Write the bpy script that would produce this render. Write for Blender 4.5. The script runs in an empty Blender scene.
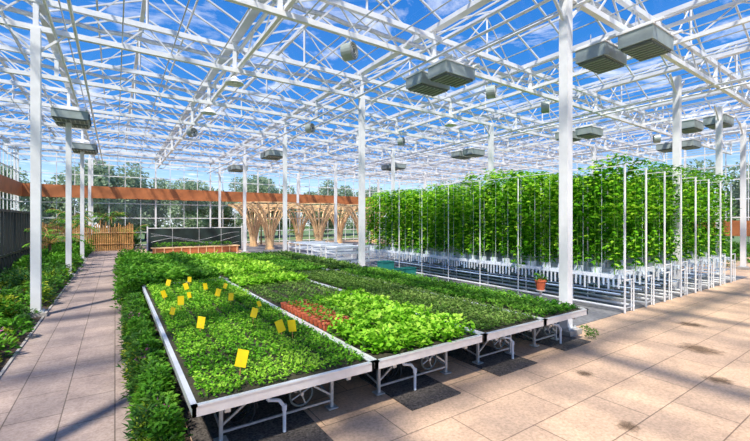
import bpy, math, numpy as np
from mathutils import Vector
rng=np.random.default_rng(7)
sc=bpy.context.scene
sc.view_settings.view_transform='Standard'
sc.view_settings.look='None'
COL=sc.collection

# ---------------- materials ----------------
def newmat(name):
    m=bpy.data.materials.new(name); m.use_nodes=True
    nt=m.node_tree; return m,nt,nt.nodes['Principled BSDF']
def mat(name,c,rough=.6,metal=0.,var=.12,scale=6.,bump=0.):
    m,nt,b=newmat(name)
    b.inputs['Roughness'].default_value=rough; b.inputs['Metallic'].default_value=metal
    tc=nt.nodes.new('ShaderNodeTexCoord'); n=nt.nodes.new('ShaderNodeTexNoise')
    n.inputs['Scale'].default_value=scale; n.inputs['Detail'].default_value=5
    nt.links.new(tc.outputs['Object'],n.inputs['Vector'])
    r=nt.nodes.new('ShaderNodeValToRGB')
    r.color_ramp.elements[0].position=.3; r.color_ramp.elements[1].position=.7
    r.color_ramp.elements[0].color=tuple(x*(1-var) for x in c)+(1,)
    r.color_ramp.elements[1].color=tuple(min(1,x*(1+var)) for x in c)+(1,)
    nt.links.new(n.outputs['Fac'],r.inputs['Fac']); nt.links.new(r.outputs['Color'],b.inputs['Base Color'])
    if bump:
        bp=nt.nodes.new('ShaderNodeBump'); bp.inputs['Strength'].default_value=bump; bp.inputs['Distance'].default_value=.02
        nt.links.new(n.outputs['Fac'],bp.inputs['Height']); nt.links.new(bp.outputs['Normal'],b.inputs['Normal'])
    return m
def leafmat(name,c0,c1,c2,trans=.3):
    m,nt,b=newmat(name)
    a=nt.nodes.new('ShaderNodeAttribute'); a.attribute_name='leaf_tone'
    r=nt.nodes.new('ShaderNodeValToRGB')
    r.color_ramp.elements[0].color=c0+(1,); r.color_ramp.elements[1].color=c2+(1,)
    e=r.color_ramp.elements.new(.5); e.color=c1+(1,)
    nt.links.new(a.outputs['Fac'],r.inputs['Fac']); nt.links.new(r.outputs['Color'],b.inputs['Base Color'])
    b.inputs['Roughness'].default_value=.5
    b.inputs['Specular IOR Level'].default_value=.2
    t=nt.nodes.new('ShaderNodeBsdfTranslucent'); mx=nt.nodes.new('ShaderNodeMixShader'); mx.inputs[0].default_value=trans
    nt.links.new(r.outputs['Color'],t.inputs['Color'])
    nt.links.new(b.outputs[0],mx.inputs[1]); nt.links.new(t.outputs[0],mx.inputs[2])
    nt.links.new(mx.outputs[0],nt.nodes['Material Output'].inputs['Surface'])
    return m
def paver(name,c1,c2,mortar,bw,rh,rot=0.,stain=.35,off=.5):
    m,nt,b=newmat(name)
    tc=nt.nodes.new('ShaderNodeTexCoord'); mp=nt.nodes.new('ShaderNodeMapping'); mp.inputs['Rotation'].default_value=(0,0,rot)
    nt.links.new(tc.outputs['Object'],mp.inputs['Vector'])
    br=nt.nodes.new('ShaderNodeTexBrick'); br.offset=off
    br.inputs['Color1'].default_value=c1+(1,); br.inputs['Color2'].default_value=c2+(1,); br.inputs['Mortar'].default_value=mortar+(1,)
    br.inputs['Scale'].default_value=1; br.inputs['Mortar Size'].default_value=.008; br.inputs['Mortar Smooth'].default_value=.6
    br.inputs['Brick Width'].default_value=bw; br.inputs['Row Height'].default_value=rh
    nt.links.new(mp.outputs[0],br.inputs['Vector'])
    n=nt.nodes.new('ShaderNodeTexNoise'); n.inputs['Scale'].default_value=1.3; n.inputs['Detail'].default_value=9; n.inputs['Roughness'].default_value=.72
    nt.links.new(tc.outputs['Object'],n.inputs['Vector'])
    r=nt.nodes.new('ShaderNodeValToRGB'); r.color_ramp.elements[0].position=.34; r.color_ramp.elements[1].position=.6
    r.color_ramp.elements[0].color=(1-stain,1-stain,1-stain*.9,1); r.color_ramp.elements[1].color=(1,1,1,1)
    nt.links.new(n.outputs['Fac'],r.inputs['Fac'])
    mx=nt.nodes.new('ShaderNodeMix'); mx.data_type='RGBA'; mx.blend_type='MULTIPLY'; mx.inputs[0].default_value=1
    nt.links.new(br.outputs['Color'],mx.inputs[6]); nt.links.new(r.outputs['Color'],mx.inputs[7])
    n2=nt.nodes.new('ShaderNodeTexNoise'); n2.inputs['Scale'].default_value=28; n2.inputs['Detail'].default_value=6; n2.inputs['Roughness'].default_value=.75
    nt.links.new(tc.outputs['Object'],n2.inputs['Vector'])
    r2=nt.nodes.new('ShaderNodeValToRGB'); r2.color_ramp.elements[0].position=.33; r2.color_ramp.elements[1].position=.58
    r2.color_ramp.elements[0].color=(.70,.66,.64,1); r2.color_ramp.elements[1].color=(1,1,1,1)
    nt.links.new(n2.outputs['Fac'],r2.inputs['Fac'])
    mx2=nt.nodes.new('ShaderNodeMix'); mx2.data_type='RGBA'; mx2.blend_type='MULTIPLY'; mx2.inputs[0].default_value=1
    nt.links.new(mx.outputs[2],mx2.inputs[6]); nt.links.new(r2.outputs['Color'],mx2.inputs[7])
    nt.links.new(mx2.outputs[2],b.inputs['Base Color'])
    b.inputs['Roughness'].default_value=.8; b.inputs['Specular IOR Level'].default_value=.2
    bp=nt.nodes.new('ShaderNodeBump'); bp.inputs['Strength'].default_value=.4; bp.inputs['Distance'].default_value=.01; bp.invert=True
    nt.links.new(br.outputs['Fac'],bp.inputs['Height']); nt.links.new(bp.outputs['Normal'],b.inputs['Normal'])
    return m
def glassmat(name,tint,gl=.06):
    m,nt,b=newmat(name); nt.nodes.remove(b)
    t=nt.nodes.new('ShaderNodeBsdfTransparent'); t.inputs['Color'].default_value=tint+(1,)
    g=nt.nodes.new('ShaderNodeBsdfGlossy'); g.inputs['Roughness'].default_value=.05
    mx=nt.nodes.new('ShaderNodeMixShader'); mx.inputs[0].default_value=gl
    nt.links.new(t.outputs[0],mx.inputs[1]); nt.links.new(g.outputs[0],mx.inputs[2])
    nt.links.new(mx.outputs[0],nt.nodes['Material Output'].inputs['Surface'])
    return m
def stainmat():
    m,nt,b=newmat('damp_soil_stain')
    b.inputs['Base Color'].default_value=(.16,.10,.055,1); b.inputs['Roughness'].default_value=.7
    tc=nt.nodes.new('ShaderNodeTexCoord'); ln=nt.nodes.new('ShaderNodeVectorMath'); ln.operation='LENGTH'
    nt.links.new(tc.outputs['Object'],ln.inputs[0])
    n=nt.nodes.new('ShaderNodeTexNoise'); n.inputs['Scale'].default_value=4; n.inputs['Detail'].default_value=8; n.inputs['Roughness'].default_value=.7
    nt.links.new(tc.outputs['Object'],n.inputs['Vector'])
    a=nt.nodes.new('ShaderNodeMath'); a.operation='MULTIPLY_ADD'; a.inputs[1].default_value=-1.1; a.inputs[2].default_value=1.05
    nt.links.new(n.outputs['Fac'],a.inputs[0])
    s=nt.nodes.new('ShaderNodeMath'); s.operation='SUBTRACT'; nt.links.new(a.outputs[0],s.inputs[0]); nt.links.new(ln.outputs['Value'],s.inputs[1])
    r=nt.nodes.new('ShaderNodeMath'); r.operation='MULTIPLY'; r.inputs[1].default_value=3; r.use_clamp=True; nt.links.new(s.outputs[0],r.inputs[0])
    r2=nt.nodes.new('ShaderNodeMath'); r2.operation='MULTIPLY'; r2.inputs[1].default_value=.65; nt.links.new(r.outputs[0],r2.inputs[0])
    nt.links.new(r2.outputs[0],b.inputs['Alpha'])
    return m

M_white=mat('white_painted_steel',(.86,.87,.88),.4,0,.05)
M_roof=mat('shaded_white_roof_steel',(.70,.71,.73),.45,0,.12,1.5)  # white steel greyed down, shading on the roof bars put into the colour
M_steel=mat('galvanised_steel',(.62,.64,.65),.4,.4,.15,20)
M_alu=mat('aluminium_rim',(.80,.81,.82),.4,.3,.06,12)
M_grey=mat('grey_housing',(.36,.42,.41),.45,.2,.12,4)
M_dgrey=mat('dark_grille',(.13,.16,.16),.5,.2)
M_black=mat('black_frame',(.03,.035,.035),.5)
M_conc=mat('concrete',(.42,.39,.36),.85,0,.2,8,.3)
M_soil=mat('dark_soil',(.06,.04,.025),.95,0,.5,25,.8)
M_tray=mat('black_tray_compost',(.05,.045,.025),.9,0,.4,30,.5)
M_gravel=mat('gravel',(.115,.10,.09),.9,0,.75,45,1.)
M_ggrey=mat('grey_groundcover',(.22,.22,.23),.85,0,.25,12,.3)
M_wood=mat('light_wood',(.92,.62,.34),.55,0,.12,5)
M_brown=mat('brown_timber_beam',(.50,.17,.06),.6,0,.15,2)
M_bamboo=mat('bamboo_cane',(.66,.36,.13),.55,0,.3,3)
M_terra=mat('red_pot',(.55,.12,.05),.6)
M_yellow=mat('yellow_sticky_card',(1.,.68,.0),.5,0,.04)
M_teal=mat('teal_plastic',(.02,.22,.2),.45)
M_wpl=mat('white_plastic',(.80,.86,.95),.45,0,.06,20)
M_blue=mat('blue_white_plastic',(.50,.65,.88),.45,0,.15,10)
M_hose=mat('black_hose',(.03,.03,.03),.5)
M_pvc=mat('grey_pvc',(.5,.52,.54),.5)
M_curt=mat('shade_curtain_fabric',(.66,.68,.71),.8,0,.15,8)
M_grass=mat('lawn',(.16,.24,.09),.9,0,.4,2)
M_glass=glassmat('roof_glass',(.96,.98,1.),.02)
M_wglass=glassmat('wall_glass',(.92,.96,.97),.05)
M_bark=mat('bark',(.2,.14,.1),.9,0,.3,10,.5)
M_mural=mat('dark_mural_panel',(.02,.035,.03),.5,0,.9,1.2)
M_stain=stainmat()
M_stem=mat('green_stem',(.26,.5,.08),.6)

L_seed=leafmat('leaf_seedling',(.06,.22,.01),(.17,.50,.02),(.46,.78,.07))
L_lime=leafmat('leaf_lime',(.13,.38,.015),(.28,.64,.03),(.56,.84,.10))
L_dull=leafmat('leaf_olive',(.07,.17,.025),(.15,.31,.045),(.32,.47,.11))
L_mid=leafmat('leaf_mid',(.04,.18,.012),(.12,.36,.025),(.28,.56,.06))
L_vine=leafmat('leaf_vine',(.05,.26,.008),(.20,.58,.015),(.52,.86,.06),.48)
L_dark=leafmat('leaf_dark',(.02,.08,.015),(.06,.18,.03),(.16,.33,.05))
L_yel=leafmat('leaf_yellowgreen',(.10,.22,.01),(.30,.42,.03),(.55,.56,.06))
L_tree=leafmat('leaf_tree_hazy',(.24,.35,.22),(.36,.48,.30),(.52,.62,.42),.4)  # pale greyish greens: distance haze painted into the leaf colour
L_pink=leafmat('petal_pink',(.35,.05,.22),(.6,.12,.4),(.8,.35,.6))

# ---------------- mesh builder ----------------
class MB:
    def __init__(s): s.v=[];s.f=[];s.m=[];s.mats=[]
    def mi(s,m):
        if m not in s.mats: s.mats.append(m)
        return s.mats.index(m)
    def box(s,c,d,m):
        x,y,z=c; a,b,h=d[0]/2,d[1]/2,d[2]/2; o=len(s.v)
        s.v+=[(x-a,y-b,z-h),(x+a,y-b,z-h),(x+a,y+b,z-h),(x-a,y+b,z-h),(x-a,y-b,z+h),(x+a,y-b,z+h),(x+a,y+b,z+h),(x-a,y+b,z+h)]
        for q in ((0,3,2,1),(4,5,6,7),(0,1,5,4),(1,2,6,5),(2,3,7,6),(3,0,4,7)): s.f.append(tuple(o+i for i in q)); s.m.append(s.mi(m))
    def tube(s,p,q,r,m,n=8,r2=None,cap=True):
        p=Vector(p);q=Vector(q);d=(q-p).normalized(); r2=r if r2 is None else r2
        u=d.orthogonal().normalized()
        if abs(d.z)<.99:
            u=d.cross(Vector((0,0,1))).normalized()
        w=d.cross(u); o=len(s.v); ph=math.pi/4 if n==4 else 0
        for k,(c,rr) in enumerate(((p,r),(q,r2))):
            for i in range(n):
                a=2*math.pi*i/n+ph; s.v.append(tuple(c+u*math.cos(a)*rr+w*math.sin(a)*rr))
        mi=s.mi(m)
        for i in range(n):
            j=(i+1)%n; s.f.append((o+i,o+j,o+n+j,o+n+i)); s.m.append(mi)
        if cap:
            s.f.append(tuple(o+i for i in reversed(range(n)))); s.m.append(mi)
            s.f.append(tuple(o+n+i for i in range(n))); s.m.append(mi)
    def bar(s,p,q,w,m): s.tube(p,q,w*.7071,m,4)
    def path(s,pts,r,m,n=6):
        for a,b in zip(pts[:-1],pts[1:]): s.tube(a,b,r,m,n)
    def quad(s,a,b,c,d,m):
        o=len(s.v); s.v+=[a,b,c,d]; s.f.append((o,o+1,o+2,o+3)); s.m.append(s.mi(m))
    def mesh(s,name,smooth=False):
        me=bpy.data.meshes.new(name); me.from_pydata(s.v,[],s.f)
        for m in s.mats: me.materials.append(m)
        me.polygons.foreach_set('material_index',s.m)
        if smooth: me.polygons.foreach_set('use_smooth',[True]*len(s.f))
        me.update(); return me
    def build(s,name,loc=(0,0,0),parent=None,smooth=False):
        ob=bpy.data.objects.new(name,s.mesh(name,smooth)); ob.location=loc; COL.objects.link(ob)
        if parent: ob.parent=parent
        return ob
def inst(name,me,loc,rz=0,sc_=1.):
    ob=bpy.data.objects.new(name,me); ob.location=loc; ob.rotation_euler=(0,0,rz); ob.scale=(sc_,)*3; COL.objects.link(ob); return ob

# ---------------- leaves ----------------
def leafmesh(name,P,D,L,W,m,leaf_tone=None,stems=None,flat=0.5):
    n=len(P); D=D/np.linalg.norm(D,axis=1,keepdims=True)
    Z=np.tile([0,0,1.],(n,1))+rng.normal(0,.05,(n,3))
    S=np.cross(D,Z); S/=np.linalg.norm(S,axis=1,keepdims=True)+1e-9
    N=np.cross(S,D)
    a=rng.normal(0,flat,(n,1)); S,N=S*np.cos(a)+N*np.sin(a),N*np.cos(a)-S*np.sin(a)
    L=np.asarray(L).reshape(-1,1)*np.ones((n,1)); W=np.asarray(W).reshape(-1,1)*np.ones((n,1))
    V=np.empty((n,4,3)); V[:,0]=P; V[:,1]=P+D*L*.5+S*W*.5+N*W*.12
    V[:,2]=P+D*L-N*L*.18; V[:,3]=P+D*L*.5-S*W*.5+N*W*.12
    me=bpy.data.meshes.new(name); me.vertices.add(4*n); me.vertices.foreach_set('co',V.reshape(-1))
    me.loops.add(4*n); me.loops.foreach_set('vertex_index',np.arange(4*n,dtype=np.int32))
    me.polygons.add(n); me.polygons.foreach_set('loop_start',np.arange(0,4*n,4,dtype=np.int32))
    me.polygons.foreach_set('loop_total',np.full(n,4,dtype=np.int32))
    me.update(calc_edges=True)
    if leaf_tone is None: leaf_tone=rng.random(n)
    at=me.attributes.new('leaf_tone','FLOAT','POINT'); at.data.foreach_set('value',np.repeat(np.clip(leaf_tone,0,1),4).astype(np.float32))
    me.materials.append(m); return me
def dirs(n,e0,e1,az=None):
    az=rng.random(n)*2*math.pi if az is None else az
    el=rng.uniform(e0,e1,n); return np.stack([np.cos(az)*np.cos(el),np.sin(az)*np.cos(el),np.sin(el)],1)

def bed(name,x0,x1,y0,y1,z,sp,k,L,h,m,tray=(.46,.62),gap=.03,wf=.6,jit=.3,patch=.25):
    """rows of seedlings growing in trays"""
    xs=np.arange(x0,x1,sp); ys=np.arange(y0,y1,sp); X,Y=np.meshgrid(xs,ys); X=X.ravel();Y=Y.ravel()
    X=X+rng.normal(0,sp*jit,X.size); Y=Y+rng.normal(0,sp*jit,Y.size)
    keep=(X>x0)&(X<x1)&(Y>y0)&(Y<y1)
    if tray:
        keep&=(((X-x0)%tray[0])>gap)&(((Y-y0)%tray[1])>gap)
    X=X[keep];Y=Y[keep]; n=X.size
    tone=np.zeros(n)
    if tray:
        ti=((X-x0)//tray[0]).astype(int)*97+((Y-y0)//tray[1]).astype(int)
        tt=rng.normal(0,patch,20000); tone=tt[ti%20000]
    hp=h*(1+.35*tone+rng.normal(0,.22,n)).clip(.4,1.8)
    ptone=rng.normal(0,.16,n)
    X=np.repeat(X,k);Y=np.repeat(Y,k);H=np.repeat(hp,k);T=np.repeat(tone,k);PT=np.repeat(ptone,k); n=X.size
    f=rng.random(n); P=np.stack([X+rng.normal(0,sp*.16,n),Y+rng.normal(0,sp*.16,n),z+H*f],1)
    D=dirs(n,0.0,1.0); ll=L*rng.uniform(.7,1.25,n)
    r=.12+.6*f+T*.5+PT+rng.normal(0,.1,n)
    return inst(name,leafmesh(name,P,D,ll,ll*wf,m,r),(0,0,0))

def clumps(name,C,R,H,k,L,wf,m,e0=-.2,e1=1.1,loc=(0,0,0)):
    """C centres (n,3); dome shaped clumps"""
    C=np.asarray(C,float); n=len(C); R=np.broadcast_to(R,n);H=np.broadcast_to(H,n)
    C2=np.repeat(C,k,0);R2=np.repeat(R,k);H2=np.repeat(H,k);N=n*k
    az=rng.random(N)*2*math.pi; rr=np.sqrt(rng.random(N)); hz=rng.random(N)**.7
    shrink=np.sqrt(np.clip(1-(hz*.95)**2.5,0,1))
    P=C2+np.stack([np.cos(az)*rr*R2*shrink,np.sin(az)*rr*R2*shrink,hz*H2],1)
    D=dirs(N,e0,e1,az+rng.normal(0,.7,N)); ll=L*rng.uniform(.6,1.3,N)
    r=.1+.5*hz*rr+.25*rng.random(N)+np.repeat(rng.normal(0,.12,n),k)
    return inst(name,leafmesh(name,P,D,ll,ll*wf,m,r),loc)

# ---------------- layout constants ----------------
XL,XR=-5.9,33.7; YF,YB=-7.3,38.0; SPAN=4.4
ZG,ZR=7.5,8.55
colY=[4.15+7.5*k for k in range(-1,5)]

# ---------------- ground ----------------
g=MB(); g.quad((-120,-80,-.06),(150,-80,-.06),(150,150,-.06),(-120,150,-.06),M_grass); g.build('ground')
M_pav=paver('tan_pavers',(.90,.63,.42),(.78,.55,.38),(.36,.25,.17),1.25,.62,0,.28)
M_path=paver('grey_pink_pavers',(.54,.42,.36),(.45,.36,.32),(.20,.16,.13),.75,.5,math.pi/2,.35,.5)
f=MB()
f.box((13.9,15.35,-.03),(39.6,45.3,.05),M_pav)
fl=f.build('floor')
def slab(name,x0,x1,y0,y1,z,m,t=.03):
    b=MB(); b.box(((x0+x1)/2,(y0+y1)/2,z-t/2),(x1-x0,y1-y0,t),m); return b.build(name,parent=fl)
slab('path_paving',-1.33,.15,-7,35,.006,M_path,.02)
slab('left_soil_bed',-5.8,-1.36,-7,37,.02,M_soil)
slab('hedge_soil_bed',.18,.62,3.3,20,.02,M_soil)
for i,(a,b_) in enumerate([(.64,1.8),(2.85,3.65),(4.5,5.4),(6.3,7.15)]):
    slab('gravel_bed_%d'%i,a,b_,3.38+.07*i,20,.012,M_gravel,.02)
slab('grey_groundcover_strip',7.75,20.5,4.3,34,.012,M_ggrey,.02)
k=MB()
k.box((-1.345,14,.015),(.04,42,.03),M_conc); k.box((.165,11.7,.015),(.03,16.8,.03),M_conc)
k.build('trim_path_kerb')
for i,(x,y,r) in enumerate([(8.3,2.35,.65),(6.9,1.75,.35),(4.55,1.9,.26),(4.35,1.35,.22),(10.1,3.0,.5),(5.6,2.9,.25)]):
    b=MB(); b.quad((-.9,-.7,0),(.9,-.7,0),(.9,.7,0),(-.9,.7,0),M_stain)
    o=b.build('damp_patch',loc=(x,y,.0005),parent=fl); o.scale=(r,r,1); o.rotation_euler=(0,0,i)

# ---------------- roof ----------------
ns=int(round((XR-XL)/SPAN))
gl=MB(); fr=MB()
for i in range(ns):
    x0=XL+i*SPAN; x1=x0+SPAN; xm=(x0+x1)/2
    gl.quad((x0,YF,ZG+.05),(xm,YF,ZR),(xm,YB,ZR),(x0,YB,ZG+.05),M_glass)
    gl.quad((xm,YF,ZR),(x1,YF,ZG+.05),(x1,YB,ZG+.05),(xm,YB,ZR),M_glass)
    fr.bar((xm,YF,ZR-.04),(xm,YB,ZR-.04),.11,M_roof)
    y=YF
    while y<=YB+.01:
        fr.bar((x0,y,ZG+.02),(xm,y,ZR-.03),.045,M_roof); fr.bar((xm,y,ZR-.03),(x1,y,ZG+.02),.045,M_roof)
        y+=1.06
    for t in (.5,):
        zz=ZG+(ZR-ZG)*t
        fr.bar((x0+SPAN/2*t,YF,zz-.02),(x0+SPAN/2*t,YB,zz-.02),.045,M_roof)
        fr.bar((x1-SPAN/2*t,YF,zz-.02),(x1-SPAN/2*t,YB,zz-.02),.045,M_roof)
for i in range(ns+1):
    x=XL+i*SPAN
    fr.box((x,(YF+YB)/2,ZG-.03),(.22,YB-YF,.12),M_roof)
ceil=gl.build('ceiling'); fr.build('roof_frame',parent=ceil)

trY=[4.15+3.75*k for k in range(-3,9)]
t=MB()
zb,zt=6.6,7.25
t.box(((XL+XR)/2,0,zb),(XR-XL,.11,.12),M_white); t.box(((XL+XR)/2,0,zt),(XR-XL,.11,.13),M_white)
np_=66; dx=(XR-XL)/np_
for i in range(np_):
    a=XL+i*dx; u=(zb,zt) if i%2==0 else (zt,zb)
    t.bar((a,0,u[0]),(a+dx,0,u[1]),.036,M_roof)
for i in range(ns+1):
    x=XL+i*SPAN; t.box((x,0,(zb+ZG)/2),(.1,.08,ZG-zb-.1),M_white)
for i in range(ns):
    xm=XL+(i+.5)*SPAN
    t.bar((xm,0,zt),(xm,0,ZR-.08),.05,M_roof)
    t.bar((xm-1.1,0,zt),(xm-.0,0,ZR-.1),.03,M_roof); t.bar((xm+1.1,0,zt),(xm,0,ZR-.1),.03,M_roof)
tme=t.mesh('roof_truss')
for y in trY: inst('roof_truss',tme,(0,y,0))
c=MB()
xs=np.arange(XL+.1,XR-.1,.55)
for a,b_ in zip(xs[:-1],xs[1:]):
    z0=6.98+.03*math.sin(a*5); z1=6.98+.03*math.sin(b_*5)
    c.tube((a,.2,z0),(b_,.2,z1),.055,M_curt,6,cap=False)
cme=c.mesh('shade_curtain')
for y in trY: inst('shade_curtain',cme,(0,y,0))
p=MB()
for x in np.arange(XL+.55,XR,1.1): p.tube((x,YF+.2,6.68),(x,YB-.2,6.68),.016,M_steel,5)
for x in (-1.15,-.75,7.65,7.0,16.4,15.8,24.9): p.tube((x,YF+.2,6.5),(x,YB-.2,6.5),.035,M_white,6)
p.build('overhead_pipework')
q=MB(); LYY=YB-YF-.4
q.box((0,(YF+YB)/2,6.72),(.09,LYY,.09),M_white); q.box((0,(YF+YB)/2,7.2),(.08,LYY,.08),M_white)
nn=60; dy=LYY/nn
for i in range(nn):
    a=YF+.2+i*dy; u=(6.72,7.2) if i%2==0 else (7.2,6.72)
    q.bar((0,a,u[0]),(0,a+dy,u[1]),.03,M_roof)
qm=q.mesh('lattice_girder')
for x in (2.9,11.7,20.5,29.3): inst('lattice_girder',qm,(x+.12,0,0))

cols=[(x,y) for x in (-1.5,7.3) for y in colY]+[(14.28,y) for y in colY[2:]]+[(14.28,4.6),(19.4,4.9),(23.5,5.1)]+[(23.5,y) for y in colY[2:]]
b=MB()
b.box((0,0,3.3+.06),(.175,.175,6.48),M_white); b.box((0,0,.11),(.3,.3,.03),M_steel); b.box((0,0,.05),(.42,.42,.1),M_conc)
for s in (-1,1):
    for s2 in (-1,1): b.tube((s*.12,s2*.12,.12),(s*.12,s2*.12,.16),.015,M_steel,6)
b.bar((.08,0,6.1),(.55,0,6.58),.05,M_white); b.bar((-.08,0,6.1),(-.55,0,6.58),.05,M_white)
bme=b.mesh('steel_column')
for x,y in cols: inst('steel_column',bme,(x,y,0.0))

def glasswall(name,p0,p1,beam=None,low=None):
    p0=Vector(p0);p1=Vector(p1); L=(p1-p0).length; d=(p1-p0)/L
    b=MB(); h=ZG
    b.quad((*p0.xy,0),(*p1.xy,0),(*p1.xy,h),(*p0.xy,h),M_wglass)
    n=int(L/1.1)
    for i in range(n+1):
        q=p0+d*(L*i/n); w=.05 if i%4 else .12
        b.box((q.x,q.y,h/2),(w,w,h),M_white)
    for z in (.15,1.2,2.4,3.6,4.9,5.8,6.7,7.4):
        c=(p0+p1)/2; b.box((c.x,c.y,z),(max(abs(d.x)*L,.06),max(abs(d.y)*L,.06),.07),M_white)
    if beam:
        c=(p0+p1)/2; b.box((c.x-(0 if abs(d.x)>.5 else .2)*math.copysign(1,c.x-10),c.y-(.25 if abs(d.x)>.5 else 0),beam[0]),(max(abs(d.x)*L-.3,.2),max(abs(d.y)*L-.3,.2),beam[1]),M_brown)
    return b.build(name)
glasswall('wall_back',(XL,YB,0),(XR,YB,0),(4.45,.95))
glasswall('wall_left',(XL,YF,0),(XL,YB,0),(4.45,.95))
glasswall('wall_right',(XR,YF,0),(XR,YB,0),(1.7,1.0))
glasswall('wall_front',(XL,YF,0),(XR,YF,0))

# ---------------- air handling units ----------------
def ventunit():
    b=MB()
    for s in (-1,1):
        y=s*.48
        b.box((0,y,-.19),(1.1,.68,.3),M_grey); b.box((0,y,-.36),(1.0,.6,.05),M_dgrey)
        for i in range(7): b.box((-.42+i*.14,y,-.395),(.03,.58,.02),M_grey)
        b.box((0,y,-.02),(1.15,.72,.04),M_white)
        b.box((.57,y,-.19),(.05,.4,.2),M_dgrey)
        for q in (-.5,.5): b.tube((q,y,0),(q,y,.25),.012,M_steel,5)
    b.bar((-.5,-1,.02),(-.5,1,.02),.05,M_white); b.bar((.5,-1,.02),(.5,1,.02),.05,M_white)
    return b.mesh('ventilation_unit')
vme=ventunit()
for x,y in [(7.6,8.0),(9.9,4.25),(-1.4,19.15),(-1.4,26.7),(8.0,22.9),(7.8,30.4),(17.8,9.5),(20.2,5.6),(17.5,16),(17.2,23.),(25,8),(26,4.5)]:
    inst('ventilation_unit',vme,(x,y,6.38))
def circ():
    b=MB(); n=20
    for i in range(n):
        a=2*math.pi*i/n; c=2*math.pi*(i+1)/n
        for r in (.2,.185):
            b.quad((math.cos(a)*r,-.13,math.sin(a)*r),(math.cos(c)*r,-.13,math.sin(c)*r),(math.cos(c)*r,.13,math.sin(c)*r),(math.cos(a)*r,.13,math.sin(a)*r),M_grey)
    b.tube((0,-.08,0),(0,.1,0),.06,M_dgrey,12)
    for i in range(5):
        a=2*math.pi*i/5; b.quad((math.cos(a)*.05,-.03,math.sin(a)*.05),(math.cos(a+.1)*.18,-.03,math.sin(a+.1)*.18),(math.cos(a+.7)*.18,.03,math.sin(a+.7)*.18),(math.cos(a+.7)*.05,.03,math.sin(a+.7)*.05),M_dgrey)
    for r in (.07,.12,.17):
        for i in range(n):
            a=2*math.pi*i/n; c=2*math.pi*(i+1)/n
            b.tube((math.cos(a)*r,-.13,math.sin(a)*r),(math.cos(c)*r,-.13,math.sin(c)*r),.004,M_white,4)
    b.tube((0,0,.19),(0,0,.4),.015,M_steel,6)
    return b.mesh('circulation_fan')
fme=circ()
for x,y in [(4.6,7.9),(9.7,7.9),(12.6,7.9),(7.0,15.4),(2.9,19.15),(12,15.4),(22,7.9)]: inst('circulation_fan',fme,(x,y,6.2),.5)
lb=MB()
n=16
prof=[(.05,.22),(.08,.18),(.2,.1),(.27,.0)]
for (r0,z0),(r1,z1) in zip(prof[:-1],prof[1:]): lb.tube((0,0,z0),(0,0,z1),r0,M_white,n,r1,cap=False)
lb.tube((0,0,.02),(0,0,.18),.06,M_wpl,10); lb.tube((0,0,.2),(0,0,.42),.012,M_steel,6)
lme=lb.mesh('dome_grow_lamp')
for x,y in [(2.9,11.65),(2.9,15.4),(11.7,11.65),(20.5,11.65)]: inst('dome_grow_lamp',lme,(x,y,6.2))

# ---------------- growing benches ----------------
def bench(x0,x1,y0,y1,zt=.6):
    b=MB(); w=x1-x0; l=y1-y0; xm=(x0+x1)/2; ym=(y0+y1)/2
    for (cx,cy,sx,sy) in ((xm,y0+.015,w,.03),(xm,y1-.015,w,.03),(x0+.015,ym,.03,l),(x1-.015,ym,.03,l)):
        b.box((cx,cy,zt-.045),(sx,sy,.09),M_alu)
        b.box((cx,cy,zt-.0+.004),(sx+.02,sy+.02,.012),M_alu)
    b.box((xm,ym,zt-.06),(w-.06,l-.06,.03),M_tray)
    b.box((xm,ym,zt-.025),(w-.08,l-.08,.035),M_tray)
    for x in (x0+.3,x1-.3): b.box((x,ym,zt-.12),(.05,l-.1,.05),M_steel)
    y=y0+.42
    while y<y1:
        for x in (x0+.32,x1-.32):
            b.box((x,y,(zt-.16)/2+.006),(.035,.035,zt-.17),M_steel); b.box((x,y,.02),(.12,.12,.014),M_steel)
        b.box((xm,y,zt-.17),(w-.3,.035,.035),M_steel)
        b.tube((x0+.1,y+.04,zt-.115),(x1-.1,y+.04,zt-.115),.022,M_steel,8)
        b.bar((x0+.32,y,.16),(x0+.7,y,zt-.18),.02,M_steel); b.bar((x1-.32,y,.16),(x1-.7,y,zt-.18),.02,M_steel)
        b.bar((x0+.32,y,.1),(x1-.32,y,.1),.022,M_steel)
        if y+1.6<y1:
            for x in (x0+.32,x1-.32): b.bar((x,y,.12),(x,y+1.65,zt-.2),.018,M_steel)
        y+=1.65
    cx,cy,cz=x1-.75,y0+.3,zt-.27; n=20; R=.13
    for i in range(n):
        a=2*math.pi*i/n;c=2*math.pi*(i+1)/n
        b.tube((cx+math.cos(a)*R,cy,cz+math.sin(a)*R),(cx+math.cos(c)*R,cy,cz+math.sin(c)*R),.012,M_dgrey,6)
    for i in range(4):
        a=math.pi*i/2+.4; b.tube((cx,cy,cz),(cx+math.cos(a)*R,cy,cz+math.sin(a)*R),.008,M_steel,6)
    b.tube((cx,cy-.03,cz),(cx,cy+.2,cz),.02,M_steel,8); b.tube((cx+R*.8,cy,cz+R*.5),(cx+R*.8,cy-.07,cz+R*.5),.012,M_hose,8)
    b.box((cx,cy+.14,cz+.07),(.05,.03,.22),M_steel)
    b.tube((x0+.15,y0+.75,zt-.2),(x1-.15,y0+.75,zt-.24),.022,M_pvc,8)
    return b.build('growing_bench')
BX=[(.55,2.42),(2.45,4.26),(4.3,5.72),(5.75,7.05)]
for i,(a,c_) in enumerate(BX):
    bench(a,c_,3.6,10.9); bench(a,c_,11.05,18.2)

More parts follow.
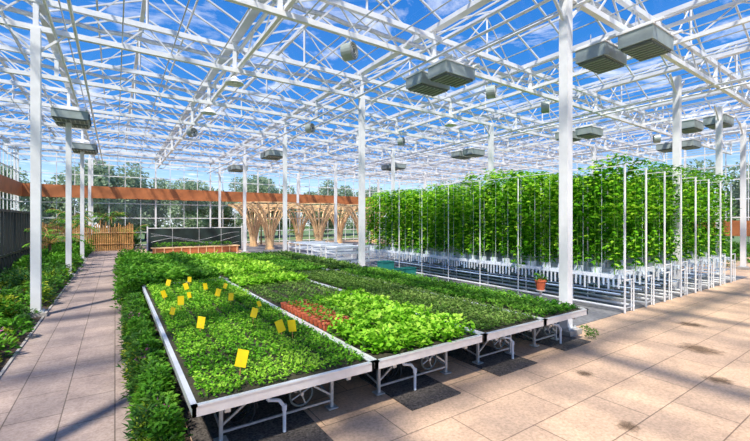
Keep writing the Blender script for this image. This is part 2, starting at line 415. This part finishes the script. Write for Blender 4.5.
def coil(x,y,z,r,turns,m):
    cu=bpy.data.curves.new('hose_coil','CURVE'); cu.dimensions='3D'; cu.bevel_depth=.011; cu.bevel_resolution=2
    s=cu.splines.new('NURBS'); N=turns*14; s.points.add(N)
    for i in range(N+1):
        a=2*math.pi*i/14; rr=r*(1+.12*math.sin(i*.7)); 
        s.points[i].co=(x+math.cos(a)*rr,y+.004*i+.03*math.sin(i*.5),z+math.sin(a)*rr*.9,1)
    s.use_endpoint_u=True
    cu.materials.append(m); ob=bpy.data.objects.new('hose_coil',cu); COL.objects.link(ob)
for j,(x,y,z,r,t_) in enumerate([(1.1,4.1,.2,.16,4),(3.1,4.1,.2,.15,3),(4.75,4.2,.2,.14,3),(6.1,4.2,.2,.14,3)]): coil(x,y,z,r,t_,M_hose)
b=MB()
for x in (1.45,3.2,5.2,6.55):
    b.path([(x,3.82,.02),(x,3.82,.28),(x-.05,3.84,.35),(x-.16,3.86,.37),(x-.16,3.86,.5)],.018,M_wpl,10)
    b.tube((x,3.82,.24),(x,3.82,.3),.025,M_wpl,10)
b.build('drain_pipe')

# ---------------- bench crops ----------------
Z=.6
bed('seedling_crop',.60,2.38,3.66,7.4,Z,.05,9,.034,.06,L_seed,tray=(.445,.62),gap=.045,wf=.62,jit=.2,patch=.35)
bed('seedling_crop',.60,2.38,7.4,10.85,Z,.058,8,.048,.07,L_seed,tray=(.445,.62),gap=.05,jit=.22,patch=.35)
bed('leafy_herb_crop',2.52,4.2,3.68,5.0,Z,.12,24,.085,.17,L_lime,tray=None,wf=.6)
bed('leafy_herb_crop',3.12,4.2,5.0,6.9,Z,.13,24,.085,.15,L_lime,tray=None,wf=.55)
bed('seedling_crop',2.5,4.22,7.0,9.4,Z,.07,6,.045,.04,L_dull,tray=(.43,.6),gap=.06)
bed('leafy_herb_crop',2.5,4.22,9.4,10.85,Z,.1,14,.09,.12,L_lime,tray=None)
bed('seedling_crop',4.36,5.68,3.68,10.85,Z,.056,9,.05,.07,L_dull,tray=(.33,.6),gap=.035,wf=.45,patch=.35)
bed('seedling_crop',5.8,7.0,3.68,10.85,Z,.065,9,.058,.08,L_mid,tray=(.4,.6),gap=.035,wf=.5,patch=.35)
bed('seedling_crop',.6,2.38,11.1,18.1,Z,.11,12,.12,.22,L_mid,tray=None)
bed('seedling_crop',2.5,4.22,11.1,18.1,Z,.11,10,.11,.16,L_lime,tray=(.6,2.3),gap=.1)
bed('seedling_crop',4.36,5.68,11.1,18.1,Z,.1,8,.09,.1,L_mid,tray=(.6,1.2))
bed('seedling_crop',5.8,7.0,11.1,18.1,Z,.1,8,.09,.1,L_dull,tray=(.4,.6))
pb=MB(); pts=[]
for iy in range(12):
    for ix in range(4):
        x=2.56+ix*.14; y=5.08+iy*.155; pts.append((x,y,Z+.1))
        pb.tube((x,y,Z-.008),(x,y,Z+.09),.036,M_terra,10,.052); pb.tube((x,y,Z+.082),(x,y,Z+.1),.058,M_terra,10)
pb.build('red_flower_pots')
clumps('potted_herbs',pts,.05,.09,13,.055,.55,L_mid)
y_=MB()
for i,(x,y,s) in enumerate([(1.06,4.04,.9),(.98,5.8,.85),(1.87,5.0,.85),(1.99,4.93,.85),(1.77,6.0,.75),(.97,7.6,.85),(.81,8.5,.75),(1.8,7.5,.75),(1.68,8.1,.75),(1.64,9.,.75),(1.3,9.25,.75),(1.0,10.,.75),(.75,6.9,.6),(2.1,6.7,.5),(1.2,8.2,.6),(2.0,8.9,.6),(1.5,10.3,.7)]):
    a=.6+.5*math.sin(i*2.3); ca,sa=math.cos(-a*.6),math.sin(-a*.6); w=.06*s; h=.18*s; z0=Z+.1; tl=.35*math.sin(i*1.7+.9)
    def P(u,v,o=0): return (x+ca*u+tl*v-sa*o, y+sa*u+ca*o+.15*v, z0+v-tl*u)
    o=len(y_.v)
    y_.v+=[P(-w,0),P(w,0),P(w,h),P(-w,h),P(-w,0,.004),P(w,0,.004),P(w,h,.004),P(-w,h,.004)]
    for q in ((0,1,2,3),(7,6,5,4),(0,4,5,1),(1,5,6,2),(2,6,7,3),(3,7,4,0)): y_.f.append(tuple(o+k for k in q)); y_.m.append(y_.mi(M_yellow))
    y_.tube((x,y+.004,Z),(x+tl*.05,y+.014,z0+.06),.006,M_bamboo,5)
y_.build('yellow_sticky_cards')

# ---------------- hedge strip by path & left bed ----------------
n=130; C=np.stack([rng.uniform(.28,.44,n),rng.uniform(3.7,11,n),np.zeros(n)+.02],1)
clumps('border_hedge',C,.15,rng.uniform(.28,.56,n),220,.062,.5,L_mid)
n=60; C=np.stack([rng.uniform(.2,.4,n),rng.uniform(3.6,14,n),np.zeros(n)+.02],1)
clumps('border_flowers',C,.14,rng.uniform(.2,.48,n),120,.055,.5,L_yel)
n=75; C=np.stack([rng.uniform(.2,.4,n),rng.uniform(3.5,14,n),np.zeros(n)+.02],1)
clumps('border_flowers',C,.14,rng.uniform(.25,.58,n),150,.08,.25,L_dark)
n=9; C=np.stack([rng.uniform(.22,.36,n),rng.uniform(3.7,9,n),np.full(n,.38)],1)
clumps('pink_flowers',C,.1,.14,10,.035,.9,L_pink)
n=130; C=np.stack([rng.uniform(.25,1.0,n),rng.uniform(11,20,n),np.zeros(n)+.02],1)
clumps('border_hedge',C,.3,rng.uniform(.6,1.0,n),130,.12,.5,L_mid)
def lbed(y0,y1,n,R,h0,h1,k,L,wf,m,nm,x0=-3.1,x1=-1.55):
    C=np.stack([rng.uniform(x0,x1,n),rng.uniform(y0,y1,n),np.zeros(n)+.02],1)
    return clumps(nm,C,R,rng.uniform(h0,h1,n),k,L,wf,m)
lbed(5,9.5,55,.16,.12,.26,80,.08,.5,L_yel,'groundcover_plants')
lbed(5,12,50,.18,.15,.32,110,.09,.45,L_dark,'shade_plants')
lbed(7,16,16,.14,.3,.42,26,.05,.8,L_pink,'pink_flowers')
lbed(8,20,70,.26,.25,.5,120,.12,.45,L_mid,'broadleaf_plants')
lbed(12,22,60,.3,.3,.65,120,.17,.2,L_dark,'fern_plants')
lbed(11,24,35,.25,.25,.55,120,.12,.4,L_yel,'groundcover_plants')
lbed(20,34,110,.4,.4,.8,110,.2,.35,L_mid,'broadleaf_plants')
lbed(14,34,40,.5,.5,1.3,180,.22,.35,L_dark,'tall_shrubs',-5.1,-4.05)
C=[(x,y,.02) for x,y in zip(rng.uniform(-1.2,1.2,26),rng.uniform(34.8,37,26))]
clumps('broadleaf_plants',C,.6,1.1,170,.25,.35,L_dark)
clumps('pavement_weeds',[(7.62,3.8,0),(7.72,4.0,0),(7.35,3.7,0)],.08,.1,80,.055,.25,L_mid)

def palm(h=3.2,nf=16,seed=0,trunk=1.6):
    r=np.random.default_rng(seed); b=MB()
    for i in range(3):
        b.tube((0,0,trunk*i/3),(0,0,trunk*(i+1)/3+.02),.09-.01*i,M_bark,9,.075-.01*i)
    P=[];D=[];L=[]
    for i in range(nf):
        az=2*math.pi*i/nf+r.normal(0,.15); el=r.uniform(.3,1.25); fl_=r.uniform(1.1,1.6)
        x,y,z=0,0,trunk
        for s in range(14):
            e=el-1.6*(s/14)**1.4; st=fl_/14
            nx=x+math.cos(az)*math.cos(e)*st; ny=y+math.sin(az)*math.cos(e)*st; nz=z+math.sin(e)*st
            b.tube((x,y,z),(nx,ny,nz),.012,M_bamboo,4,cap=False)
            for sd in (-1,1):
                P.append((nx,ny,nz)); a2=az+sd*1.0; D.append((math.cos(a2),math.sin(a2),-.15+.3*math.sin(e))); L.append(.42*math.sin(math.pi*(s+2)/17))
            x,y,z=nx,ny,nz
    return b.mesh('trunk'),leafmesh('fronds',np.array(P),np.array(D),np.array(L),np.array(L)*.16,L_mid,flat=.2)
pm=[palm(seed=s,trunk=t_) for s,t_ in ((1,1.7),(2,1.1),(3,2.3))]
for i,(x,y) in enumerate([(-2.5,23.2),(-.3,35.6),(-2.3,31),(1.2,35.3),(-2.2,28.9),(11.2,35.4),(14.8,35.4),(19,35.4),(23,35.4)]):
    e=bpy.data.objects.new('palm_plant',None); COL.objects.link(e); e.location=(x,y,0.0); e.rotation_euler=(0,0,i*1.3)
    for nm,me in zip(('trunk','fronds'),pm[(i+1)%3]):
        o=bpy.data.objects.new(nm,me); COL.objects.link(o); o.parent=e

b=MB()
for y in np.arange(12,25.1,.55): b.box((-3.4,y,1.3),(.08,.08,2.6),M_black)
for z in (.05,.9,2.57): b.box((-3.4,18.5,z),(.07,13.06,.09),M_black)
b.build('dark_frame_partition')
b=MB()
y=25.3
while y<33.9:
    h=1.9+rng.normal(0,.12); b.tube((-3.4+rng.normal(0,.02),y,0),(-3.4,y,h),.035,M_bamboo,7); y+=.13
x=-3.3
while x<1.2:
    h=1.9+rng.normal(0,.12); b.tube((x,34+rng.normal(0,.02),0),(x,34,h),.035,M_bamboo,7); x+=.11
for z in (.5,1.3): b.tube((-3.35,25.3,z),(-3.35,34,z),.025,M_bamboo,6); b.tube((-3.3,33.95,z),(1.2,33.95,z),.025,M_bamboo,6)
b.build('bamboo_fence')

b=MB()
b.box((4.9,30,.87),(6.2,.08,1.55),M_mural)
for x in (1.8,8.0): b.box((x,30,.9),(.08,.14,1.8),M_white)
b.box((4.9,30,1.68),(6.2,.12,.05),M_white)
for x in (3.3,5.0,6.5): b.box((x,29.95,.85),(.03,.03,1.6),M_pvc)
for k_,a0 in enumerate((.3,.55,.8)):
    pts=[(2+i*.29,29.945,.5+a0*.7+.28*math.sin(i*.3+k_)) for i in range(21)]
    b.path(pts,.01,M_steel,5)
b.build('mural_screen')
b=MB()
b.box((4.6,28.2,.22),(5.2,.7,.4),M_brown)
for x in np.arange(2.1,7.2,.5): b.box((x,27.83,.22),(.05,.04,.42),M_wood)
b.box((4.6,28.2,.44),(5.4,.8,.05),M_wood)
b.build('timber_planter_box')
clumps('planter_flowers',[(x,28.2,.45) for x in np.arange(2.2,7,.4)],.25,.3,60,.12,.5,L_mid)

def vault():
    b=MB()
    for i in range(16):
        az=2*math.pi*i/16; pts=[]
        for s in range(11):
            t_=s/10; a=t_*math.pi/2
            R=.22+1.83*(1-math.cos(a)); z=.0+3.5*(t_*.2+.8*math.sin(a))
            pts.append((math.cos(az)*R,math.sin(az)*R,z))
        for p0,p1 in zip(pts[:-1],pts[1:]): b.bar(p0,p1,.085,M_wood)
    for zz,R in ((2.4,.5),(3.0,.95),(3.32,1.4),(3.5,2.05)):
        for i in range(16):
            a=2*math.pi*i/16;c_=2*math.pi*(i+1)/16
            b.bar((math.cos(a)*R,math.sin(a)*R,zz),(math.cos(c_)*R,math.sin(c_)*R,zz),.07,M_wood)
    b.tube((0,0,0),(0,0,.12),.35,M_wood,16)
    return b.mesh('wooden_vault_column')
vm=vault()
for y in (28.6,32.7):
    for x in (9.7,13.8,17.9,22.): inst('wooden_vault_column',vm,(x,y,0))

b=MB()
for i in range(4):
    y=15.2+i*1.5
    for z in (.35,.75,1.0):
        b.box((8.75,y,z),(1.7,1.1,.05),M_wpl); b.box((8.75,y-.56,z+.03),(1.7,.03,.1),M_wpl)
    for sx in (-.83,.83):
        for sy in (-.5,.5): b.box((8.75+sx,y+sy,.52),(.05,.05,1.04),M_white)
b.build('white_propagation_rack')
def crate():
    b=MB(); b.box((0,0,.02),(.5,.35,.02),M_teal)
    for s in (-1,1):
        b.box((s*.25,0,.16),(.02,.37,.3),M_teal); b.box((0,s*.175,.16),(.5,.02,.3),M_teal)
    b.box((0,.19,.3),(.54,.03,.03),M_teal); b.box((0,-.19,.3),(.54,.03,.03),M_teal)
    b.box((.26,0,.3),(.03,.4,.03),M_teal); b.box((-.26,0,.3),(.03,.4,.03),M_teal)
    return b.mesh('teal_crate')
cm=crate()
for i in range(3): inst('teal_crate',cm,(8.5+i*.6,12.0,.012))
inst('teal_crate',cm,(8.6,12.0,.33))
b=MB(); b.tube((0,0,.6),(0,0,.8),.08,M_terra,14,.12); b.tube((0,0,.79),(0,0,.83),.13,M_terra,14); b.tube((0,0,0),(0,0,.6),.03,M_steel,8); b.tube((0,0,0),(0,0,.02),.15,M_steel,12)
b.tube((0,0,.58),(0,0,.6),.11,M_steel,12)
b.build('flower_pot_on_stand',(8.1,5.2,0.012))
clumps('potted_fern',[(8.1,5.2,.8)],.12,.16,60,.09,.4,L_mid)

# ---------------- tall vine crop ----------------
Y0,Y1=4.35,15.6
def vine_row():
    pl=np.arange(Y0+.2,Y1,.46); n=13500
    pi=rng.integers(0,len(pl),n); top=3.5+rng.normal(0,.17,len(pl)); bot=1.08+rng.normal(0,.16,len(pl))
    u=rng.random(n)**.85; z=bot[pi]+(top[pi]-bot[pi])*u
    y=pl[pi]+rng.normal(0,.125,n)*(.7+.7*u)+.06*np.sin(z*4+pl[pi]*7)
    x=rng.normal(0,.16,n)*(.7+.6*u)
    P=np.stack([x,y,z],1)
    az=np.where(x>0,0,math.pi)+rng.normal(0,.9,n); D0=dirs(n,-.8,.5,az)
    PP=[];DD=[];LL=[];RR=[]
    base=.10+.55*np.abs(x)/.25+.2*u-.7*np.abs(y-pl[pi])+rng.normal(0,.2,n)+rng.normal(0,.1,len(pl))[pi]  # inner leaves coloured darker: shade inside the row painted into the tone
    for off,ls in ((0,1.),(.75,.8),(-.75,.8)):
        c,s=math.cos(off),math.sin(off); d=D0.copy(); d[:,0]=D0[:,0]*c-D0[:,1]*s; d[:,1]=D0[:,0]*s+D0[:,1]*c
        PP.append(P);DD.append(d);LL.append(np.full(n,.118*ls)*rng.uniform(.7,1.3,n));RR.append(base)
    L=np.concatenate(LL)
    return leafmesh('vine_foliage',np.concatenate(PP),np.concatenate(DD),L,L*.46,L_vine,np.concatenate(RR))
vf=vine_row()
b=MB()
for y in np.arange(Y0+.2,Y1,.46):
    for s in (-.07,.07): b.tube((s,y,.82),(s*1.4,y+rng.normal(0,.04),3.3),.012,M_stem,4,cap=False)
    b.box((0,y,.93),(.14,.18,.16),M_wpl)
    b.tube((-.22,y+.23,.9),(-.22,y+.23,3.55),.005,M_wpl,4,cap=False)
for y in np.arange(Y0+.05,Y1,.115):
    h=rng.uniform(.12,.3); b.box((-.2,y,.78-h/2),(.02,.035,h),M_blue if rng.random()<.5 else M_wpl)
ym=(Y0+Y1)/2; LY=Y1-Y0
b.box((0,ym,.80),(.3,LY,.03),M_wpl)
for s in (-1,1): b.box((s*.15,ym,.83),(.015,LY,.1),M_wpl); b.tube((s*.22,Y0,.43),(s*.22,Y1,.43),.02,M_blue,6)
for s in (-1,1): b.tube((s*.28,Y0-.1,.12),(s*.28,Y1,.12),.028,M_white,8)
b.tube((-.28,Y0-.15,3.5),(-.28,Y1,3.5),.012,M_white,6)
for i,y in enumerate(np.arange(Y0-.12,Y1+.1,1.45)):
    b.tube((-.28,y,0.01),(-.28,y,3.52),.024 if i==0 else .018,M_white,8)
    b.box((0,y+.05,.77),(.56,.03,.03),M_white); b.tube((.18,y+.05,.01),(.18,y+.05,.77),.015,M_white,6)
    b.tube((-.3,y+.05,.1),(.3,y+.05,.1),.015,M_steel,6)
b.tube((-.28,Y0-.12,1.),(.18,Y0-.12,1.),.016,M_white,6); b.tube((.18,Y0-.12,.01),(.18,Y0-.12,1.),.016,M_white,6)
rm=b.mesh('support_rack')
for i in range(8):
    e=bpy.data.objects.new('vine_crop_row',None); COL.objects.link(e); e.location=(10.25+i*1.15,0,0)
    for nm,me in (('foliage',vf),('support_rack',rm)):
        o=bpy.data.objects.new(nm,me); COL.objects.link(o); o.parent=e
C=np.stack([rng.uniform(24.5,33,80),rng.uniform(3,12,80),np.zeros(80)],1)
clumps('border_shrubs',C,.5,rng.uniform(.4,1.0,80),120,.2,.4,L_mid)

# ---------------- exterior trees ----------------
def tree(seed):
    r=np.random.default_rng(seed); b=MB()
    b.tube((0,0,-.05),(0,0,3),.22,M_bark,9,.14)
    cs=[]
    for i in range(20):
        a=r.random()*6.28; rr=r.uniform(.4,2.8); z=r.uniform(1.8,7.)*(1-.04*rr); c=(math.cos(a)*rr,math.sin(a)*rr,z); cs.append(c)
        b.tube((0,0,1.4+.1*i),c,.05,M_bark,5,.02)
    n=len(cs)*380; ci=np.repeat(np.array(cs),380,0); d=r.normal(0,1,(n,3)); d/=np.linalg.norm(d,axis=1,keepdims=True)
    P=ci+d*(r.random((n,1))**.4)*1.25
    return b.mesh('trunk'),leafmesh('canopy',P,d+r.normal(0,.6,(n,3)),np.full(n,.36),np.full(n,.22),L_tree)
tm=[tree(s) for s in (5,6)]
tp=[(-14,20),(-16,26),(-15,32),(-14,38),(-13,44),(-9,47),(-5,50),(-1,48),(3,51),(7,48),(11,52),(15,49),(19,52),(23,49),(28,52),(33,50),(38,48),(43,40),(44,33),(45,27),(44,21),(46,15),(45,9),(44,3),(-15,13),(50,30)]
for i,(x,y) in enumerate(tp):
    e=bpy.data.objects.new('deciduous_tree',None); COL.objects.link(e); e.location=(x,y,0); e.rotation_euler=(0,0,i*2.1); s=.8+.35*((i*37)%10)/10; e.scale=(s,s,s)
    for nm,me in zip(('trunk','canopy'),tm[i%2]):
        o=bpy.data.objects.new(nm,me); COL.objects.link(o); o.parent=e

# ---------------- world + sun ----------------
w=bpy.data.worlds.new('sky'); sc.world=w; w.use_nodes=True; nt=w.node_tree; bg=nt.nodes['Background']
tc=nt.nodes.new('ShaderNodeTexCoord'); sp=nt.nodes.new('ShaderNodeSeparateXYZ'); nt.links.new(tc.outputs['Generated'],sp.inputs[0])
gr=nt.nodes.new('ShaderNodeValToRGB'); nt.links.new(sp.outputs['Z'],gr.inputs['Fac'])
gr.color_ramp.elements[0].position=0.; gr.color_ramp.elements[0].color=(.88,.94,1.,1)
gr.color_ramp.elements[1].position=.7; gr.color_ramp.elements[1].color=(.01,.12,.48,1)
e=gr.color_ramp.elements.new(.09); e.color=(.45,.68,.95,1)
e=gr.color_ramp.elements.new(.18); e.color=(.05,.25,.66,1)
mxz=nt.nodes.new('ShaderNodeMath'); mxz.operation='MAXIMUM'; mxz.inputs[1].default_value=.06; nt.links.new(sp.outputs['Z'],mxz.inputs[0])
dv=nt.nodes.new('ShaderNodeVectorMath'); dv.operation='DIVIDE'; nt.links.new(tc.outputs['Generated'],dv.inputs[0])
cb=nt.nodes.new('ShaderNodeCombineXYZ'); 
for i in range(3): nt.links.new(mxz.outputs[0],cb.inputs[i])
nt.links.new(cb.outputs[0],dv.inputs[1])
no=nt.nodes.new('ShaderNodeTexNoise'); no.inputs['Scale'].default_value=1.9; no.inputs['Detail'].default_value=9; no.inputs['Roughness'].default_value=.62; no.inputs['Distortion'].default_value=.6
nt.links.new(dv.outputs[0],no.inputs['Vector'])
cr=nt.nodes.new('ShaderNodeValToRGB'); cr.color_ramp.elements[0].position=.53; cr.color_ramp.elements[1].position=.74
cr.color_ramp.elements[0].color=(0,0,0,1); cr.color_ramp.elements[1].color=(.9,.9,.9,1); nt.links.new(no.outputs['Fac'],cr.inputs['Fac'])
mx=nt.nodes.new('ShaderNodeMix'); mx.data_type='RGBA'; nt.links.new(cr.outputs['Color'],mx.inputs[0]); nt.links.new(gr.outputs['Color'],mx.inputs[6]); mx.inputs[7].default_value=(1,1,1,1)
nt.links.new(mx.outputs[2],bg.inputs['Color']); bg.inputs['Strength'].default_value=1.4
sd=bpy.data.lights.new('sun','SUN'); sd.energy=6.2; sd.angle=math.radians(3.5); sd.color=(1,.92,.80)
so=bpy.data.objects.new('sun',sd); COL.objects.link(so)
so.rotation_euler=Vector((.5,.45,-1)).to_track_quat('-Z','Y').to_euler(); so.location=(0,0,20)

# ---------------- camera ----------------
cd=bpy.data.cameras.new('camera'); cam=bpy.data.objects.new('camera',cd); COL.objects.link(cam)
cam.location=(0,0,2.2); cam.rotation_euler=(math.radians(90),0,math.radians(-34.03))
cd.sensor_width=36; cd.lens=385/750*36; cd.clip_end=400; cd.sensor_fit='HORIZONTAL'
sc.camera=cam
